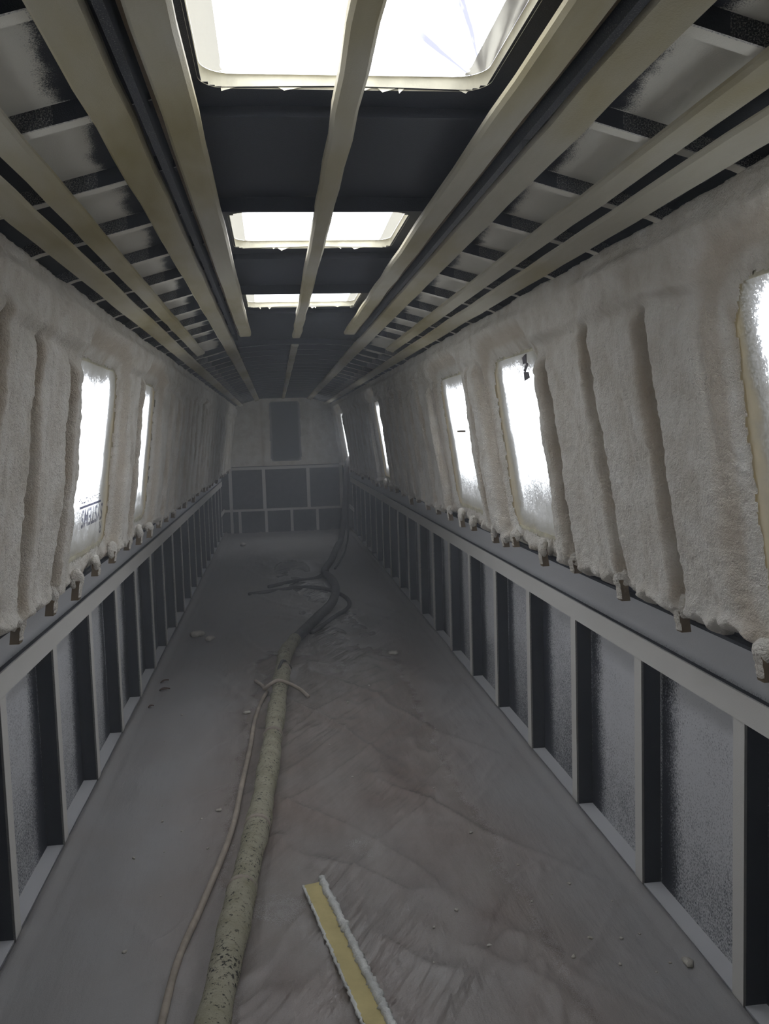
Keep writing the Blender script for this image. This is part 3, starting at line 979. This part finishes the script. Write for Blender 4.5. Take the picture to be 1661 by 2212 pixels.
# ------------------------------------------------------------------ studs along both hull sides
for s in (1, -1):
    web = MB().box(min(s * STUD_X, s * HULL_X), max(s * STUD_X, s * HULL_X), 0, 0.007, 0.0, 0.735, [0, 0, 0.02, .1, .45, .1]).mesh('web', M_STEEL)
    fx0, fx1 = sorted((s * (STUD_X - 0.001), s * (STUD_X + 0.006)))
    fln = MB().box(fx0, fx1, 0.0, 0.052, 0.0, 0.712, [.5, .5, .9, .97, .9, .97]).mesh('flange', M_STEEL)
    proto = empty('hull_stud', (0, STUD_Y0, 0))
    obj('web', web, proto)
    tag(obj('flange', fln, proto), 'pale dusted flange')
    first = True
    n = 0
    for k in range(-5, 19):
        y = STUD_Y0 + STUD_DY * k
        if y > Y_B - 0.25:
            break
        o = proto if first else copy_tree(proto)
        first = False
        o.location = (0, y, 0)
        if k >= 0:
            lab = 'dark steel stud with pale edge, %s in view along the %s' % (ORD[k], side_txt[s])
        else:
            lab = 'dark steel stud out of view, %s behind the first seen on the %s' % (ORD[-k - 1], side_txt[s])
        tag(o, lab, 'stud', 'steel studs of the ' + side_txt[s])
    # gunwale rail: an angle bar on top of the studs
    rail = empty('gunwale_rail', (0, 0, 0.70))
    tag(rail, 'long pale dusted angle rail capping the studs of the ' + side_txt[s], 'rail', 'gunwale rails')
    x0, x1 = sorted((s * (STUD_X - 0.005), s * (STUD_X + 0.001)))
    obj('face', MB().box(x0, x1, Y_A, Y_B - 0.28, 0.009, 0.076, [.6, .6, .9, .97, .9, .97]).mesh('face', M_STEEL), rail)
    x0, x1 = sorted((s * (STUD_X + 0.001), s * 0.934))
    tag(obj('ledge', MB().box(x0, x1, Y_A, Y_B - 0.28, 0.066, 0.074, [0, 0.0, 0, 0, 0, 0]).mesh('ledge', M_STEEL), rail), 'bare dark upper ledge')
    # short lower rail near the bulkhead
    x0, x1 = sorted((s * (STUD_X - 0.01), s * (STUD_X + 0.0)))
    lr = MB().box(x0, x1, Y_B - 0.75, Y_B - 0.03, 0.315, 0.365, .95).mesh('short_rail', M_STEEL)
    tag(obj('short_rail', lr), 'short pale rail low beside the end bulkhead, on the ' + side_txt[s], 'rail')
    # floor bearer strip
    x0, x1 = sorted((s * (STUD_X + 0.004), s * (HULL_X - 0.0005)))
    fb = MB().box(x0, x1, Y_A, Y_B, -0.012, 0.022, 0.9).mesh('trim', M_HULL)
    tag(obj('trim_%d' % (1 if s > 0 else 2), fb), 'pale dusty bearer strip between the stud feet of the ' + side_txt[s], 'trim', kind='structure')
    # side cabin battens, their lower ends sticking out of the foam
    bats = BAT_R if s > 0 else BAT_L
    for k, yb in enumerate(bats):
        q = random.Random(k * 3 + s)
        wv = q.uniform(0.022, 0.036)
        zb0 = float(foam_bottom(np.array([yb]), s)[0]) - q.uniform(0.026, 0.052)
        z1 = float(foam_bottom(np.array([yb]), s)[0]) + 0.012
        def bx(z, o_):
            return s * (float(steel_x(z)) - o_)
        o_ = empty('timber_batten', (bx(zb0, .02), yb, zb0))
        L = np.array(o_.location)
        c = []
        for z in (zb0, z1):
            c += [(bx(z, .056), yb - wv / 2, z), (bx(z, .032), yb - wv / 2, z), (bx(z, .032), yb + wv / 2, z), (bx(z, .056), yb + wv / 2, z)]
        mb = MB().quad_box([tuple(np.array(p) - L) for p in c])
        obj('batten_end', mb.mesh('batten_end', M_TIMBER), o_)
        # thin foam skin on the inner face and a lumpy foam root where it leaves the lining
        fbz = float(foam_bottom(np.array([yb]), s)[0])
        cm = MB()
        gz = np.linspace(zb0 + q.uniform(.001, .010), fbz + 0.005, 7)
        for z in gz:
            jl, jr, jb = q.uniform(-.002, .002), q.uniform(-.002, .002), q.uniform(-.001, .002)
            for (o2, yy2) in ((.055, -wv / 2 - .001 + jl), (.0585 + jb, -wv / 2 + .003 + jl), (.0600 + jb, 0), (.0585 + jb, wv / 2 - .003 + jr), (.055, wv / 2 + .001 + jr)):
                cm.v.append(tuple(np.array((bx(z, o2), yb + yy2, z)) - L))
        for r_ in range(6):
            for c_ in range(4):
                cm.f.append((r_ * 5 + c_, r_ * 5 + c_ + 1, r_ * 5 + c_ + 6, r_ * 5 + c_ + 5)[::s]); cm.d.append(0)
        cm.f.append((0, 1, 2, 3, 4)[::-s]); cm.d.append(0)
        obj('foam_skin', cm.mesh('foam_skin', M_FOAM), o_)
        rt = MB()
        ph_ = [q.uniform(0, 6.28) for _ in range(3)]
        NU, NV = 14, 9
        for a_ in range(NV + 1):
            th = math.pi * a_ / NV
            for b_ in range(NU):
                p_ = 2 * math.pi * b_ / NU
                rr_ = 1 + 0.20 * math.sin(2 * p_ + ph_[0] + th) + 0.14 * math.sin(3 * p_ + ph_[1]) + 0.10 * math.sin(5 * th + ph_[2] + p_)
                ex = 0.019 * rr_ * math.sin(th) * math.cos(p_)
                ey = (wv * 0.58 + .005) * rr_ * math.sin(th) * math.sin(p_)
                ez = -0.034 * math.cos(th) * (1 + .15 * math.sin(ph_[1]))
                rt.v.append(tuple(np.array((bx(fbz + .012, .042) + ex, yb + ey, fbz + .014 + ez)) - L))
        for a_ in range(NV):
            for b_ in range(NU):
                b2_ = (b_ + 1) % NU
                rt.f.append((a_ * NU + b_, a_ * NU + b2_, (a_ + 1) * NU + b2_, (a_ + 1) * NU + b_)); rt.d.append(0)
        obj('foam_root', rt.mesh('foam_root', M_FOAM, True), o_)
        inview = [j for j, yy in enumerate(bats) if yy > 1.5]
        if k in inview:
            lab = 'timber batten end poking out under the foam, %s in view along the %s' % (ORD[inview.index(k)], side_txt[s])
        else:
            lab = 'timber batten end out of view, number %s on the %s' % (ORD[k], side_txt[s])
        tag(o_, lab, 'batten', 'batten ends under the foam')

# ------------------------------------------------------------------ roof ribs
def rib_mesh(x0, x1, part):
    """angle bar following the roof camber; web hangs down, lip points away from the viewer"""
    mb = MB()
    n = 8
    xs_ = np.linspace(x0, x1, n + 1)
    for i in range(n):
        a, b = xs_[i], xs_[i + 1]
        za, zb_ = float(roof_z(a)), float(roof_z(b))
        mid = abs((a + b) / 2)
        D = 0.030
        if part == 'web':
            dd = 0.03 + 0.36 * float(sstep(0.40, 0.50, mid)) if mid > 0.33 else 0.0
            mb.quad_box([(a, 0, za - D), (b, 0, zb_ - D), (b, .005, zb_ - D), (a, .005, za - D),
                         (a, 0, za), (b, 0, zb_), (b, .005, zb_), (a, .005, za)], [.6, 0, dd, 0, .7, 0])
        else:
            dd = 0.95 * float(sstep(0.33, 0.42, mid))
            mb.quad_box([(a, .005, za - D), (b, .005, zb_ - D), (b, .032, zb_ - D), (a, .032, za - D),
                         (a, .005, za - D + .005), (b, .005, zb_ - D + .005), (b, .032, zb_ - D + .005), (a, .032, za - D + .005)], [dd, .5, dd, 0, .5, 0])
    return mb.mesh(part, M_CEIL if part == 'lip' else M_STEEL)


def rib_proto(x0, x1, name):
    r = empty(name, (0, 0, 0))
    obj('web', rib_mesh(x0, x1, 'web'), r)
    obj('lip', rib_mesh(x0, x1, 'lip'), r)
    return r


SPLIT_Y = 5.1
for s in (1, -1):
    pr = None
    kk = 0
    for k in range(-6, 12):
        y = RIB_Y0 + RIB_DY * k
        if y > SPLIT_Y:
            break
        if pr is None:
            pr = rib_proto(*sorted((s * 0.305, s * 0.712)), 'roof_rib')
            o = pr
        else:
            o = copy_tree(pr)
        o.location = (0, y, 0)
        if y > 1.3:
            lab = 'short dark roof rib beside the hatches, %s in view above the %s' % (ORD[kk], side_txt[s])
            kk += 1
        else:
            lab = 'short dark roof rib out of view, number %s above the %s' % (ORD[k + 6], side_txt[s])
        tag(o, lab, 'roof rib', 'half ribs of the roof')
pr = None
kk = 0
y = RIB_Y0 + RIB_DY * 11 + RIB_DY
while y < Y_B - 0.1:
    o = rib_proto(-0.712, 0.712, 'roof_rib') if pr is None else copy_tree(pr)
    pr = pr or o
    o.location = (0, y, 0)
    tag(o, 'full width roof rib past the hatches, %s after the batten gap' % ORD[kk], 'roof rib', 'full ribs of the roof')
    kk += 1
    y += RIB_DY

# hatch trimmers: dark flat bars across the roof in front of and behind the hatches
tr_lab = {0: 'dark cross bar just before the %s hatch', 1: 'dark cross bar just after the %s hatch'}
hn = ['large creased', 'middle', 'smallest looking']
for i, (a, b) in enumerate(SKY):
    for j, yy in enumerate((a - 0.145, b + 0.085)):
        mb = MB()
        mb.box(-0.31, 0.31, 0, 0.008, 1.928 if j == 0 else 1.944, 1.962, 0.0)
        tag(obj('hatch_trimmer', mb.mesh('hatch_trimmer', M_STEEL), None, (0, yy, 0)), tr_lab[j] % hn[i], 'cross bar', 'hatch cross bars')

# ------------------------------------------------------------------ long battens under the roof
def long_batten(x0, x1, y0, y1, thick, wave=0.003, seed=0, drop=0.045):
    ys_ = np.unique(np.concatenate([np.arange(y0, y1, 0.16), [y1]]))
    mb = MB()
    n = len(ys_)
    rj = random.Random(seed)
    for i, y in enumerate(ys_):
        zc_ = float(roof_z((x0 + x1) / 2)) - drop + rj.uniform(-.5, .5) * wave * 0.4
        dz = float(roof_z(x1) - roof_z(x0))
        dx = rj.uniform(-.5, .5) * wave
        zl, zr = zc_ - dz / 2, zc_ + dz / 2
        c = 0.006
        mb.v += [(x0 + dx, y, zl + c), (x0 + dx + c, y, zl), (x1 + dx - c, y, zr), (x1 + dx, y, zr + c), (x1 + dx, y, zr + thick), (x0 + dx, y, zl + thick)]
    K = 6
    for i in range(n - 1):
        for k in range(K):
            k2 = (k + 1) % K
            mb.f.append((i * K + k, i * K + k2, (i + 1) * K + k2, (i + 1) * K + k))
            mb.d.append(0)
    mb.f.append(tuple(range(K))[::-1]); mb.d.append(0)
    mb.f.append(tuple((n - 1) * K + k for k in range(K))); mb.d.append(0)
    return mb


GAP0, GAP1 = 5.03, 5.50
tag(obj('roof_batten', long_batten(-0.022, 0.022, Y_A, GAP0, 0.020, .006, 1).mesh('roof_batten', M_BATTEN)), 'pale centre batten crossing below the hatches up to the gap', 'batten', 'long roof battens')
tag(obj('roof_batten', long_batten(-0.020, 0.022, GAP1, Y_B - .03, 0.020, .004, 2).mesh('roof_batten', M_BATTEN)), 'pale centre batten beyond the gap, running to the bulkhead', 'batten', 'long roof battens')
for s in (1, -1):
    def lb(x0, x1, y0, y1, th, sd, **k):
        a, b = sorted((s * x0, s * x1))
        return long_batten(a, b, y0, y1, th, .004, sd, **k)
    # edge channel: yellowish underside, brown outer side, steel strip beside it
    r = empty('hatch_side_channel', (0, 0, 0))
    tag(r, 'yellowish channel batten flanking the hatches, above the ' + side_txt[s], 'batten', 'hatch side channels')
    obj('underside', lb(0.238, 0.297, Y_A, 4.80, 0.015, 5 + s, drop=0.050).mesh('underside', M_BATTEN), r)
    a, b = sorted((s * 0.297, s * 0.303))
    tag(obj('side_strip', MB().box(a, b, Y_A, 4.78, 1.915, 1.947, 0).mesh('side_strip', M_TIMBER), r), 'brown timber edge')
    st = MB()  # slim strip added as a part to stand for the steel's sheen
    st.box(*sorted((s * 0.312, s * 0.326)), Y_A, 4.9, 1.900, 1.945, [.25, 0, 0, .05, 0, .25])
    tag(obj('steel_sheen_strip', st.mesh('steel_sheen_strip', M_STEEL)), 'slim strip standing for steel sheen between the two battens above the ' + side_txt[s], 'steel strip')
    tag(obj('roof_batten', lb(0.338, 0.400, Y_A, Y_B - .04, 0.014, 11 + s).mesh('roof_batten', M_BATTEN)), 'broad pale batten running the whole roof, inner one above the ' + side_txt[s], 'batten', 'long roof battens')
    tag(obj('roof_batten', lb(0.503, 0.550, Y_A, 5.2, 0.012, 15 + s).mesh('roof_batten', M_BATTEN)), 'narrow pale batten across the rib ends above the ' + side_txt[s], 'batten', 'long roof battens')
    tag(obj('roof_batten', lb(0.570, 0.628, Y_A, Y_B - .04, 0.009, 19 + s, drop=0.054).mesh('roof_batten', M_BATTEN)), 'widest pale batten along the roof corner above the ' + side_txt[s], 'batten', 'long roof battens')

# ------------------------------------------------------------------ frame bars on the far bulkhead
def bar(x0, x1, z0, z1, lab):
    root = empty('bulkhead_bar', ((x0 + x1) / 2, Y_B - .03, z0))
    w_, h_ = (x1 - x0) / 2, z1 - z0
    if h_ > 2 * w_:
        obj('flange', MB().box(-w_, w_, -.006, 0, 0, h_, .85).mesh('flange', M_STEEL), root)
        obj('web', MB().box(w_ - .006, w_, 0, .029, 0, h_, .05).mesh('web', M_STEEL), root)
    else:
        obj('flange', MB().box(-w_, w_, -.006, 0, 0, h_, .85).mesh('flange', M_STEEL), root)
        obj('web', MB().box(-w_, w_, 0, .029, h_ - .006, h_, .05).mesh('web', M_STEEL), root)
    tag(root, lab, 'frame bar', 'frame bars of the bulkhead')


bar(-0.83, 0.83, 0.915, 0.955, 'upper horizontal bar across the end bulkhead, below the foam')
bar(-0.90, 0.86, 0.318, 0.352, 'middle horizontal bar across the end bulkhead')
for x, lab in ((-0.80, 'upright bar at the outer end of the upper bays, near the printed window side'), (-0.322, 'upright bar of the upper bays, before the door panel'),
               (0.314, 'upright bar of the upper bays, after the door panel'), (0.79, 'upright bar of the upper bays beside the rising hose')):
    bar(x - .024, x + .024, 0.352, 0.915, lab)
for k, x in enumerate((-0.80, -0.685, -0.308, 0.06, 0.43)):
    bar(x - .02, x + .02, 0.0, 0.318, 'short upright bar in the lower bays of the bulkhead, %s across' % ORD[k])

# ------------------------------------------------------------------ plastic sheet on the floor
xs = np.linspace(-0.905, 0.905, 170)
ys = ysteps(Y_A, Y_B - 0.04, 0.006, 0.012)
Xg, Yg = np.meshgrid(xs, ys, indexing='ij')


def sheet_z(X, Y):
    wx, wy = X * 0.82 + Y * 0.40, Y * 0.82 - X * 0.40
    warp = 0.25 * (fbm(X * 1.3, Y * 0.9, 58) - 0.5)
    r1 = 1 - np.abs(fbm(wx * 4.0 + warp * 4, wy * 0.8, 51, 3) - 0.5) * 2
    r2 = 1 - np.abs(fbm(X * 5.0 - Y * 3.2 + warp * 5, X * 0.9 + Y * 0.6, 54, 3) - 0.5) * 2
    mid = sstep(0.85, 0.45, np.abs(X - 0.1))
    zz = 0.004 + mid * (0.012 * np.clip(r1, 0, 1) ** 14 + 0.010 * np.clip(r2, 0, 1) ** 18)
    zz = zz + 0.007 * fbm(X * 3, Y * 2, 52)
    zz = zz + 0.030 * sstep(0.80, 0.905, np.abs(X)) * (0.6 + 0.6 * vnoise(Y * 3.1, X * 0, 53)) * (0.7 + 0.3 * np.sin((np.abs(X) - .80) * 90))
    return zz


Zs = sheet_z(Xg, Yg)
side = np.abs(Xg + 0.0)
cl = sstep(0.75, 0.35, np.abs(Xg - 0.10 - 0.05 * np.sin(Yg * 1.3)))       # clearer strip down the middle
cl = cl * (0.45 + 0.75 * (fbm(Xg * 2.2, Yg * 0.9, 55) - 0.2)) * sstep(6.6, 5.4, Yg)
dust = np.clip(0.92 - 0.80 * cl, 0, 1)
crk = 0.22 * sstep(0.62, 0.30, np.abs(Xg - 0.1)) * sstep(7.5, 5.5, Yg)
for (x, y, rx, ry, a_) in ((0.05, 2.15, .26, .50, 1.0), (-0.12, 2.75, .22, .5, .6), (0.25, 3.2, .28, .8, .45), (0.10, 8.0, .18, 1.2, .55), (-0.02, 9.4, .22, .9, .45), (0.28, 6.3, .2, .8, .7), (0.3, 2.0, .12, .3, .8), (0.05, 4.6, .3, 1.0, .4)):
    crk = np.maximum(crk, a_ * np.exp(-(((Xg - x) / rx) ** 2 + ((Yg - y) / ry) ** 2)) * (0.35 + 1.0 * sstep(0.38, 0.62, fbm(Xg * 6, Yg * 3, 77))))
dust = np.clip(dust - 0.15 * crk, 0, 1)
crk = np.clip(crk, 0, 1)
m = grid_mesh('plastic_floor_sheet', np.stack([Xg, Yg, Zs], -1), M_SHEET, attrs={'dust': dust, 'crinkle': crk})
tag(obj('plastic_floor_sheet', m), 'wrinkled polythene sheet covering the floor, grey with spray dust', 'plastic sheet')


def on_floor(x, y, r=0.0):
    return (x, y, float(sheet_z(np.array([x]), np.array([y]))[0]) + r)


def spline(pts, n):
    P = np.array(pts, float)
    out_ = []
    m_ = len(P)
    for i in range(m_ - 1):
        p0, p1, p2, p3 = P[max(i - 1, 0)], P[i], P[i + 1], P[min(i + 2, m_ - 1)]
        for k in range(n):
            t = k / n
            out_.append(0.5 * ((2 * p1) + (-p0 + p2) * t + (2 * p0 - 5 * p1 + 4 * p2 - p3) * t * t + (-p0 + 3 * p1 - 3 * p2 + p3) * t ** 3))
    out_.append(P[-1])
    return out_


# ------------------------------------------------------------------ spray hose
hz = 0.048
near_pts = [(-0.40, 0.9, hz), (-0.37, 1.5, hz), (-0.332, 2.07, hz), (-0.292, 2.62, hz), (-0.252, 3.1, hz), (-0.226, 3.51, hz), (-0.20, 4.05, hz), (-0.175, 4.62, hz), (-0.152, 5.1, hz), (-0.128, 5.6, hz), (-0.06, 6.0, hz)]
hose = empty('spray_hose', (-0.33, 2.07, 0))
tag(hose, 'thick foam crusted spray hose snaking down the middle of the floor', 'hose')
L0 = np.array(hose.location)
pts = spline(near_pts, 10)
rads = [0.043 + 0.003 * math.sin(i * 0.5) + 0.002 * math.sin(i * 1.7) for i in range(len(pts))]
obj('crusted_sleeve', MB().tube([np.array(p) - L0 for p in pts], rads, 18, 0.05, 1.0, 3).mesh('crusted_sleeve', M_HOSE, True), hose)
far_pts = [(-0.065, 5.98, hz), (0.04, 6.38, hz), (0.138, 6.76, hz), (0.25, 7.2, .045), (0.315, 7.65, .045), (0.345, 8.15, .045), (0.33, 8.55, .045), (0.29, 8.9, .045), (0.335, 9.3, .045), (0.41, 9.75, .045), (0.50, 10.5, .045), (0.575, 11.1, .045), (0.635, 11.45, .06), (0.69, 11.6, .30), (0.735, 11.68, .66), (0.765, 11.74, .96), (0.79, 11.78, 1.055), (0.88, 11.80, 1.075), (1.05, 11.80, 1.02)]
pts = spline(far_pts, 6)
tag(obj('bare_hose', MB().tube([np.array(p) - L0 for p in pts], 0.036, 14, 0.06, 1.0, 4).mesh('bare_hose', M_HOSE_DARK, True), hose), 'dark bare length running to the far window')
for k, (x, y) in enumerate([(-0.29, 2.66), (-0.252, 3.1), (-0.2, 4.05), (-0.146, 5.2)]):
    th = MB().tube([np.array(p) - L0 for p in [(x, y - .012, hz), (x, y, hz), (x + .001, y + .012, hz)]], [.046, .0475, .046], 16)
    obj('sleeve_band', th.mesh('sleeve_band', M_CREAM, True), hose)

lead = [(-0.47, 1.5, .016), (-0.462, 2.0, .016), (-0.449, 2.36, .018), (-0.405, 2.67, .018), (-0.345, 3.14, .018), (-0.322, 3.6, .018), (-0.303, 4.0, .018), (-0.29, 4.4, .018), (-0.262, 4.72, .018), (-0.235, 4.88, .02)]
tag(obj('thin_hose', MB().tube(spline(lead, 8), 0.0105, 10).mesh('thin_hose', M_CREAM, True)), 'thin cream hose lying alongside the thick crusted hose', 'hose')
loop = [(-0.30, 5.08, .03), (-0.262, 4.95, .04), (-0.245, 4.84, .05), (-0.225, 4.81, .075), (-0.175, 4.815, .098), (-0.12, 4.815, .08), (-0.06, 4.81, .045), (-0.015, 4.76, .014)]
tag(obj('tie_cord', MB().tube(spline(loop, 6), 0.010, 8).mesh('tie_cord', M_CREAM, True)), 'pale cord looped across the crusted hose', 'cord')
strap = [(-0.20, 4.95, .02), (-0.165, 5.12, .09), (-0.14, 5.25, .095), (-0.10, 5.33, .03)]
tag(obj('tie_cord', MB().tube(spline(strap, 6), 0.009, 8).mesh('tie_cord', M_HOSE_DARK, True)), 'dark cord wrapped behind the pale loop on the hose', 'cord')
coil = [(-0.42, 8.0, .02), (-0.2, 8.12, .02), (0.02, 8.22, .022), (0.2, 8.15, .022), (0.33, 7.85, .03), (0.41, 7.5, .022), (0.385, 7.15, .02), (0.27, 6.85, .02), (0.16, 6.55, .02), (0.06, 6.3, .02)]
tag(obj('dark_cable', MB().tube(spline(coil, 8), 0.017, 8).mesh('dark_cable', M_HOSE_DARK, True)), 'dark cable looping out over the floor where the hose bends', 'cable')
coil = [(-0.25, 8.35, .02), (0.0, 8.62, .02), (0.2, 8.72, .022), (0.32, 8.8, .08)]
tag(obj('dark_cable', MB().tube(spline(coil, 8), 0.018, 8).mesh('dark_cable', M_HOSE_DARK, True)), 'short dark cable lying behind the bend of the hose', 'cable')
coil = [(0.42, 9.3, .02), (0.52, 9.9, .02), (0.62, 10.6, .02), (0.68, 11.2, .02), (0.73, 11.5, .10), (0.76, 11.62, .6), (0.785, 11.70, .98)]
tag(obj('dark_cable', MB().tube(spline(coil, 8), 0.011, 8).mesh('dark_cable', M_HOSE_DARK, True)), 'thin dark cable beside the hose climbing to the far corner', 'cable')

# ------------------------------------------------------------------ foam offcut in front
ax = Vector((0.125, -0.72, 0)).normalized()
px = Vector((-ax.y, ax.x, 0))
L = 0.95
off = empty('foam_offcut', (-0.078, 2.70, 0.012))
tag(off, 'long yellow foam offcut with white crusted edges lying on the sheet', 'offcut')
nn = 40
gt = np.linspace(0, L, nn)
mb = MB()
rj = random.Random(2)
W2 = 0.026
for t in gt:
    c = ax * t
    jl, jr = rj.uniform(-.0015, .0015), rj.uniform(-.0015, .0015)
    for (u, z) in ((-W2 + jl, 0), (W2 + jr, 0), (W2 + jr, .020), (-W2 + jl, .018)):
        p = c + px * u
        mb.v.append((p.x, p.y, z))
for i in range(nn - 1):
    for k in range(4):
        k2 = (k + 1) % 4
        mb.f.append((i * 4 + k, i * 4 + k2, (i + 1) * 4 + k2, (i + 1) * 4 + k)); mb.d.append(0)
mb.f.append((0, 1, 2, 3)); mb.d.append(0)
mb.f.append(tuple((nn - 1) * 4 + k for k in (3, 2, 1, 0))); mb.d.append(0)
obj('cut_face', mb.mesh('cut_face', M_YELLOW), off)
for sgn, wd, nm in ((1, 0.011, 'broad'), (-1, 0.004, 'thin')):
    mb = MB()
    gl = np.linspace(-0.02 if sgn > 0 else 0.0, L, 130)
    pts = []
    rad = []
    for t in gl:
        p = ax * t + px * (sgn * (W2 + wd * 0.55))
        pts.append((p.x + rj.uniform(-.002, .002), p.y, 0.015 + (0.006 if sgn > 0 else 0)))
        rad.append(wd * (0.8 + 0.5 * rj.random()))
    mb.tube(pts, rad, 8, 0.5, 1.1, 8)
    tag(obj('crusted_edge', mb.mesh('crusted_edge', M_WHITECRUST, True), off), nm + ' white crusted edge')

# ------------------------------------------------------------------ crumbs, leaves
def lump(r, seed, squash=0.6):
    mb = MB()
    rr = random.Random(seed)
    nu, nv = 9, 6
    ph0 = [rr.uniform(0, 6.28) for _ in range(4)]
    mb.v.append((0, 0, -r * squash))
    for j in range(1, nv):
        th = math.pi * j / nv
        for i in range(nu):
            a = 2 * math.pi * i / nu
            q = r * (1 + 0.28 * math.sin(2 * a + ph0[0]) * math.sin(th) + 0.18 * math.sin(3 * a + ph0[1] + th) + 0.12 * (rr.random() - .5))
            mb.v.append((q * math.sin(th) * math.cos(a), q * math.sin(th) * math.sin(a), -q * squash * math.cos(th)))
    mb.v.append((0, 0, r * squash))
    last = len(mb.v) - 1
    for i in range(nu):
        i2 = (i + 1) % nu
        mb.f.append((0, 1 + i2, 1 + i)); mb.d.append(0)
        for j in range(nv - 2):
            mb.f.append((1 + j * nu + i, 1 + j * nu + i2, 1 + (j + 1) * nu + i2, 1 + (j + 1) * nu + i)); mb.d.append(0)
        mb.f.append((last, 1 + (nv - 2) * nu + i, 1 + (nv - 2) * nu + i2)); mb.d.append(0)
    return mb.mesh('foam_crumb', M_CRUMB, True)


lumps = [lump(0.0045, k) for k in range(5)]
spots = [(-.62, 3.45), (-.60, 3.3), (-.52, 3.2), (-.565, 3.05), (-.66, 3.02), (-.46, 3.3), (-.54, 2.75), (-.60, 2.45), (-.42, 3.05), (.58, 2.75), (.63, 2.55), (.70, 2.6), (.56, 2.52), (.79, 2.48), (.66, 2.3),
         (.74, 2.28), (.80, 2.3), (.58, 2.2), (.69, 2.16), (.82, 2.15), (.77, 2.12), (.33, 2.5), (.25, 2.42), (.22, 2.25), (.38, 2.3), (.12, 3.6), (.05, 4.0), (.18, 4.6), (.32, 4.9), (.42, 3.4), (-.7, 4.2), (-.66, 4.6), (.55, 4.1), (.6, 5.0), (.48, 3.0)]
base = None
for k, (x, y) in enumerate(spots):
    r_ = 0.6 + 0.9 * ((k * 37) % 10) / 10
    if base is None:
        o = obj('foam_crumb', lumps[0])
        base = o
    else:
        o = base.copy()
        o.data = lumps[k % 5]
        COL.objects.link(o)
    o.scale = (r_, r_, r_)
    o.rotation_euler = (0, 0, k * 1.3)
    o.location = on_floor(x, y, 0.0022 * r_)
    tag(o, 'tiny pale foam crumb lying on the dusty floor sheet', 'crumb', 'tiny foam crumbs on the floor')
for (x, y, r_, lab) in ((0.86, 2.13, .017, 'knobbly white foam lump on the sheet by the first studs'), (-0.40, 3.36, .010, 'pale foam crumb beside the thin hose'),
                        (-0.33, 4.55, .016, 'oblong pale foam crumb just before the cord loop'), (-0.60, 11.7, .05, 'pale foam lump on the far floor near the end bulkhead'),
                        (-0.74, 6.45, .045, 'grey foam scraps by the wall stud feet'), (-0.64, 6.3, .035, 'smaller grey foam scrap next to the scraps by the stud feet'),
                        (0.55, 5.6, .028, 'flat grey scrap lying alone on the far side of the sheet'), (0.86, 1.86, .012, 'white crumb at the bottom corner of the sheet')):
    o = obj('foam_scrap', lump(r_, int(r_ * 1e4), 0.5))
    o.location = on_floor(x, y, r_ * 0.4)
    tag(o, lab, 'foam scrap')
for k, (x, y, rot, ln_, lab) in enumerate(((-0.80, 5.08, 0.4, .06, 'brown dead leaf on the floor by the stud feet'), (-0.82, 5.25, 0.9, .065, 'slim dark twig like leaf behind the brown leaf'),
                                          (-0.83, 4.75, 0.7, .035, 'small dark leaf in front of the brown leaf'))):
    mb = MB()
    m_ = 7
    for i in range(m_):
        t = i / (m_ - 1)
        wd = 0.020 * math.sin(math.pi * min(max(t, .03), .97)) * (1 if k == 0 else .45)
        zz_ = 0.006 + 0.006 * math.sin(t * 3)
        mb.v += [((t - .5) * ln_, -wd, zz_ + .004), ((t - .5) * ln_, 0, zz_), ((t - .5) * ln_, wd, zz_ + .005)]
    for i in range(m_ - 1):
        for j in (0, 1):
            mb.f.append((3 * i + j, 3 * i + 3 + j, 3 * i + 4 + j, 3 * i + 1 + j)); mb.d.append(0)
    o = obj('dead_leaf', mb.mesh('dead_leaf', M_LEAF, True))
    sm = o.modifiers.new('thickness', 'SOLIDIFY')
    sm.thickness = 0.0012
    o.location = on_floor(x, y, 0.0)
    o.rotation_euler = (0, 0, rot)
    tag(o, lab, 'leaf')

# ------------------------------------------------------------------ haze of spray mist in the cabin
if HAZE_DENSITY > 0:
    m, n, o = new_mat('spray_mist')
    vs = N(n, 'ShaderNodeVolumeScatter', Density=HAZE_DENSITY, Anisotropy=0.25)
    vs.inputs['Color'].default_value = (0.88, 0.92, 1.0, 1)
    n.links.new(vs.outputs[0], o.inputs['Volume'])
    hb = MB().box(-0.9, 0.9, 4.6, Y_B - .05, 0.03, 1.9)
    tag(obj('spray_mist', hb.mesh('spray_mist', m)), 'grey spray mist hanging in the far half of the cabin', 'mist', kind='stuff')
    m2 = m.copy()
    m2.name = 'thin_spray_mist'
    m2.node_tree.nodes['Volume Scatter'].inputs['Density'].default_value = HAZE_DENSITY * 0.36
    hb = MB().box(-0.9, 0.9, Y_A + .05, 4.59, 0.03, 1.9)
    tag(obj('spray_mist', hb.mesh('spray_mist', m2)), 'thinner spray mist in the near half of the cabin', 'mist', kind='stuff')
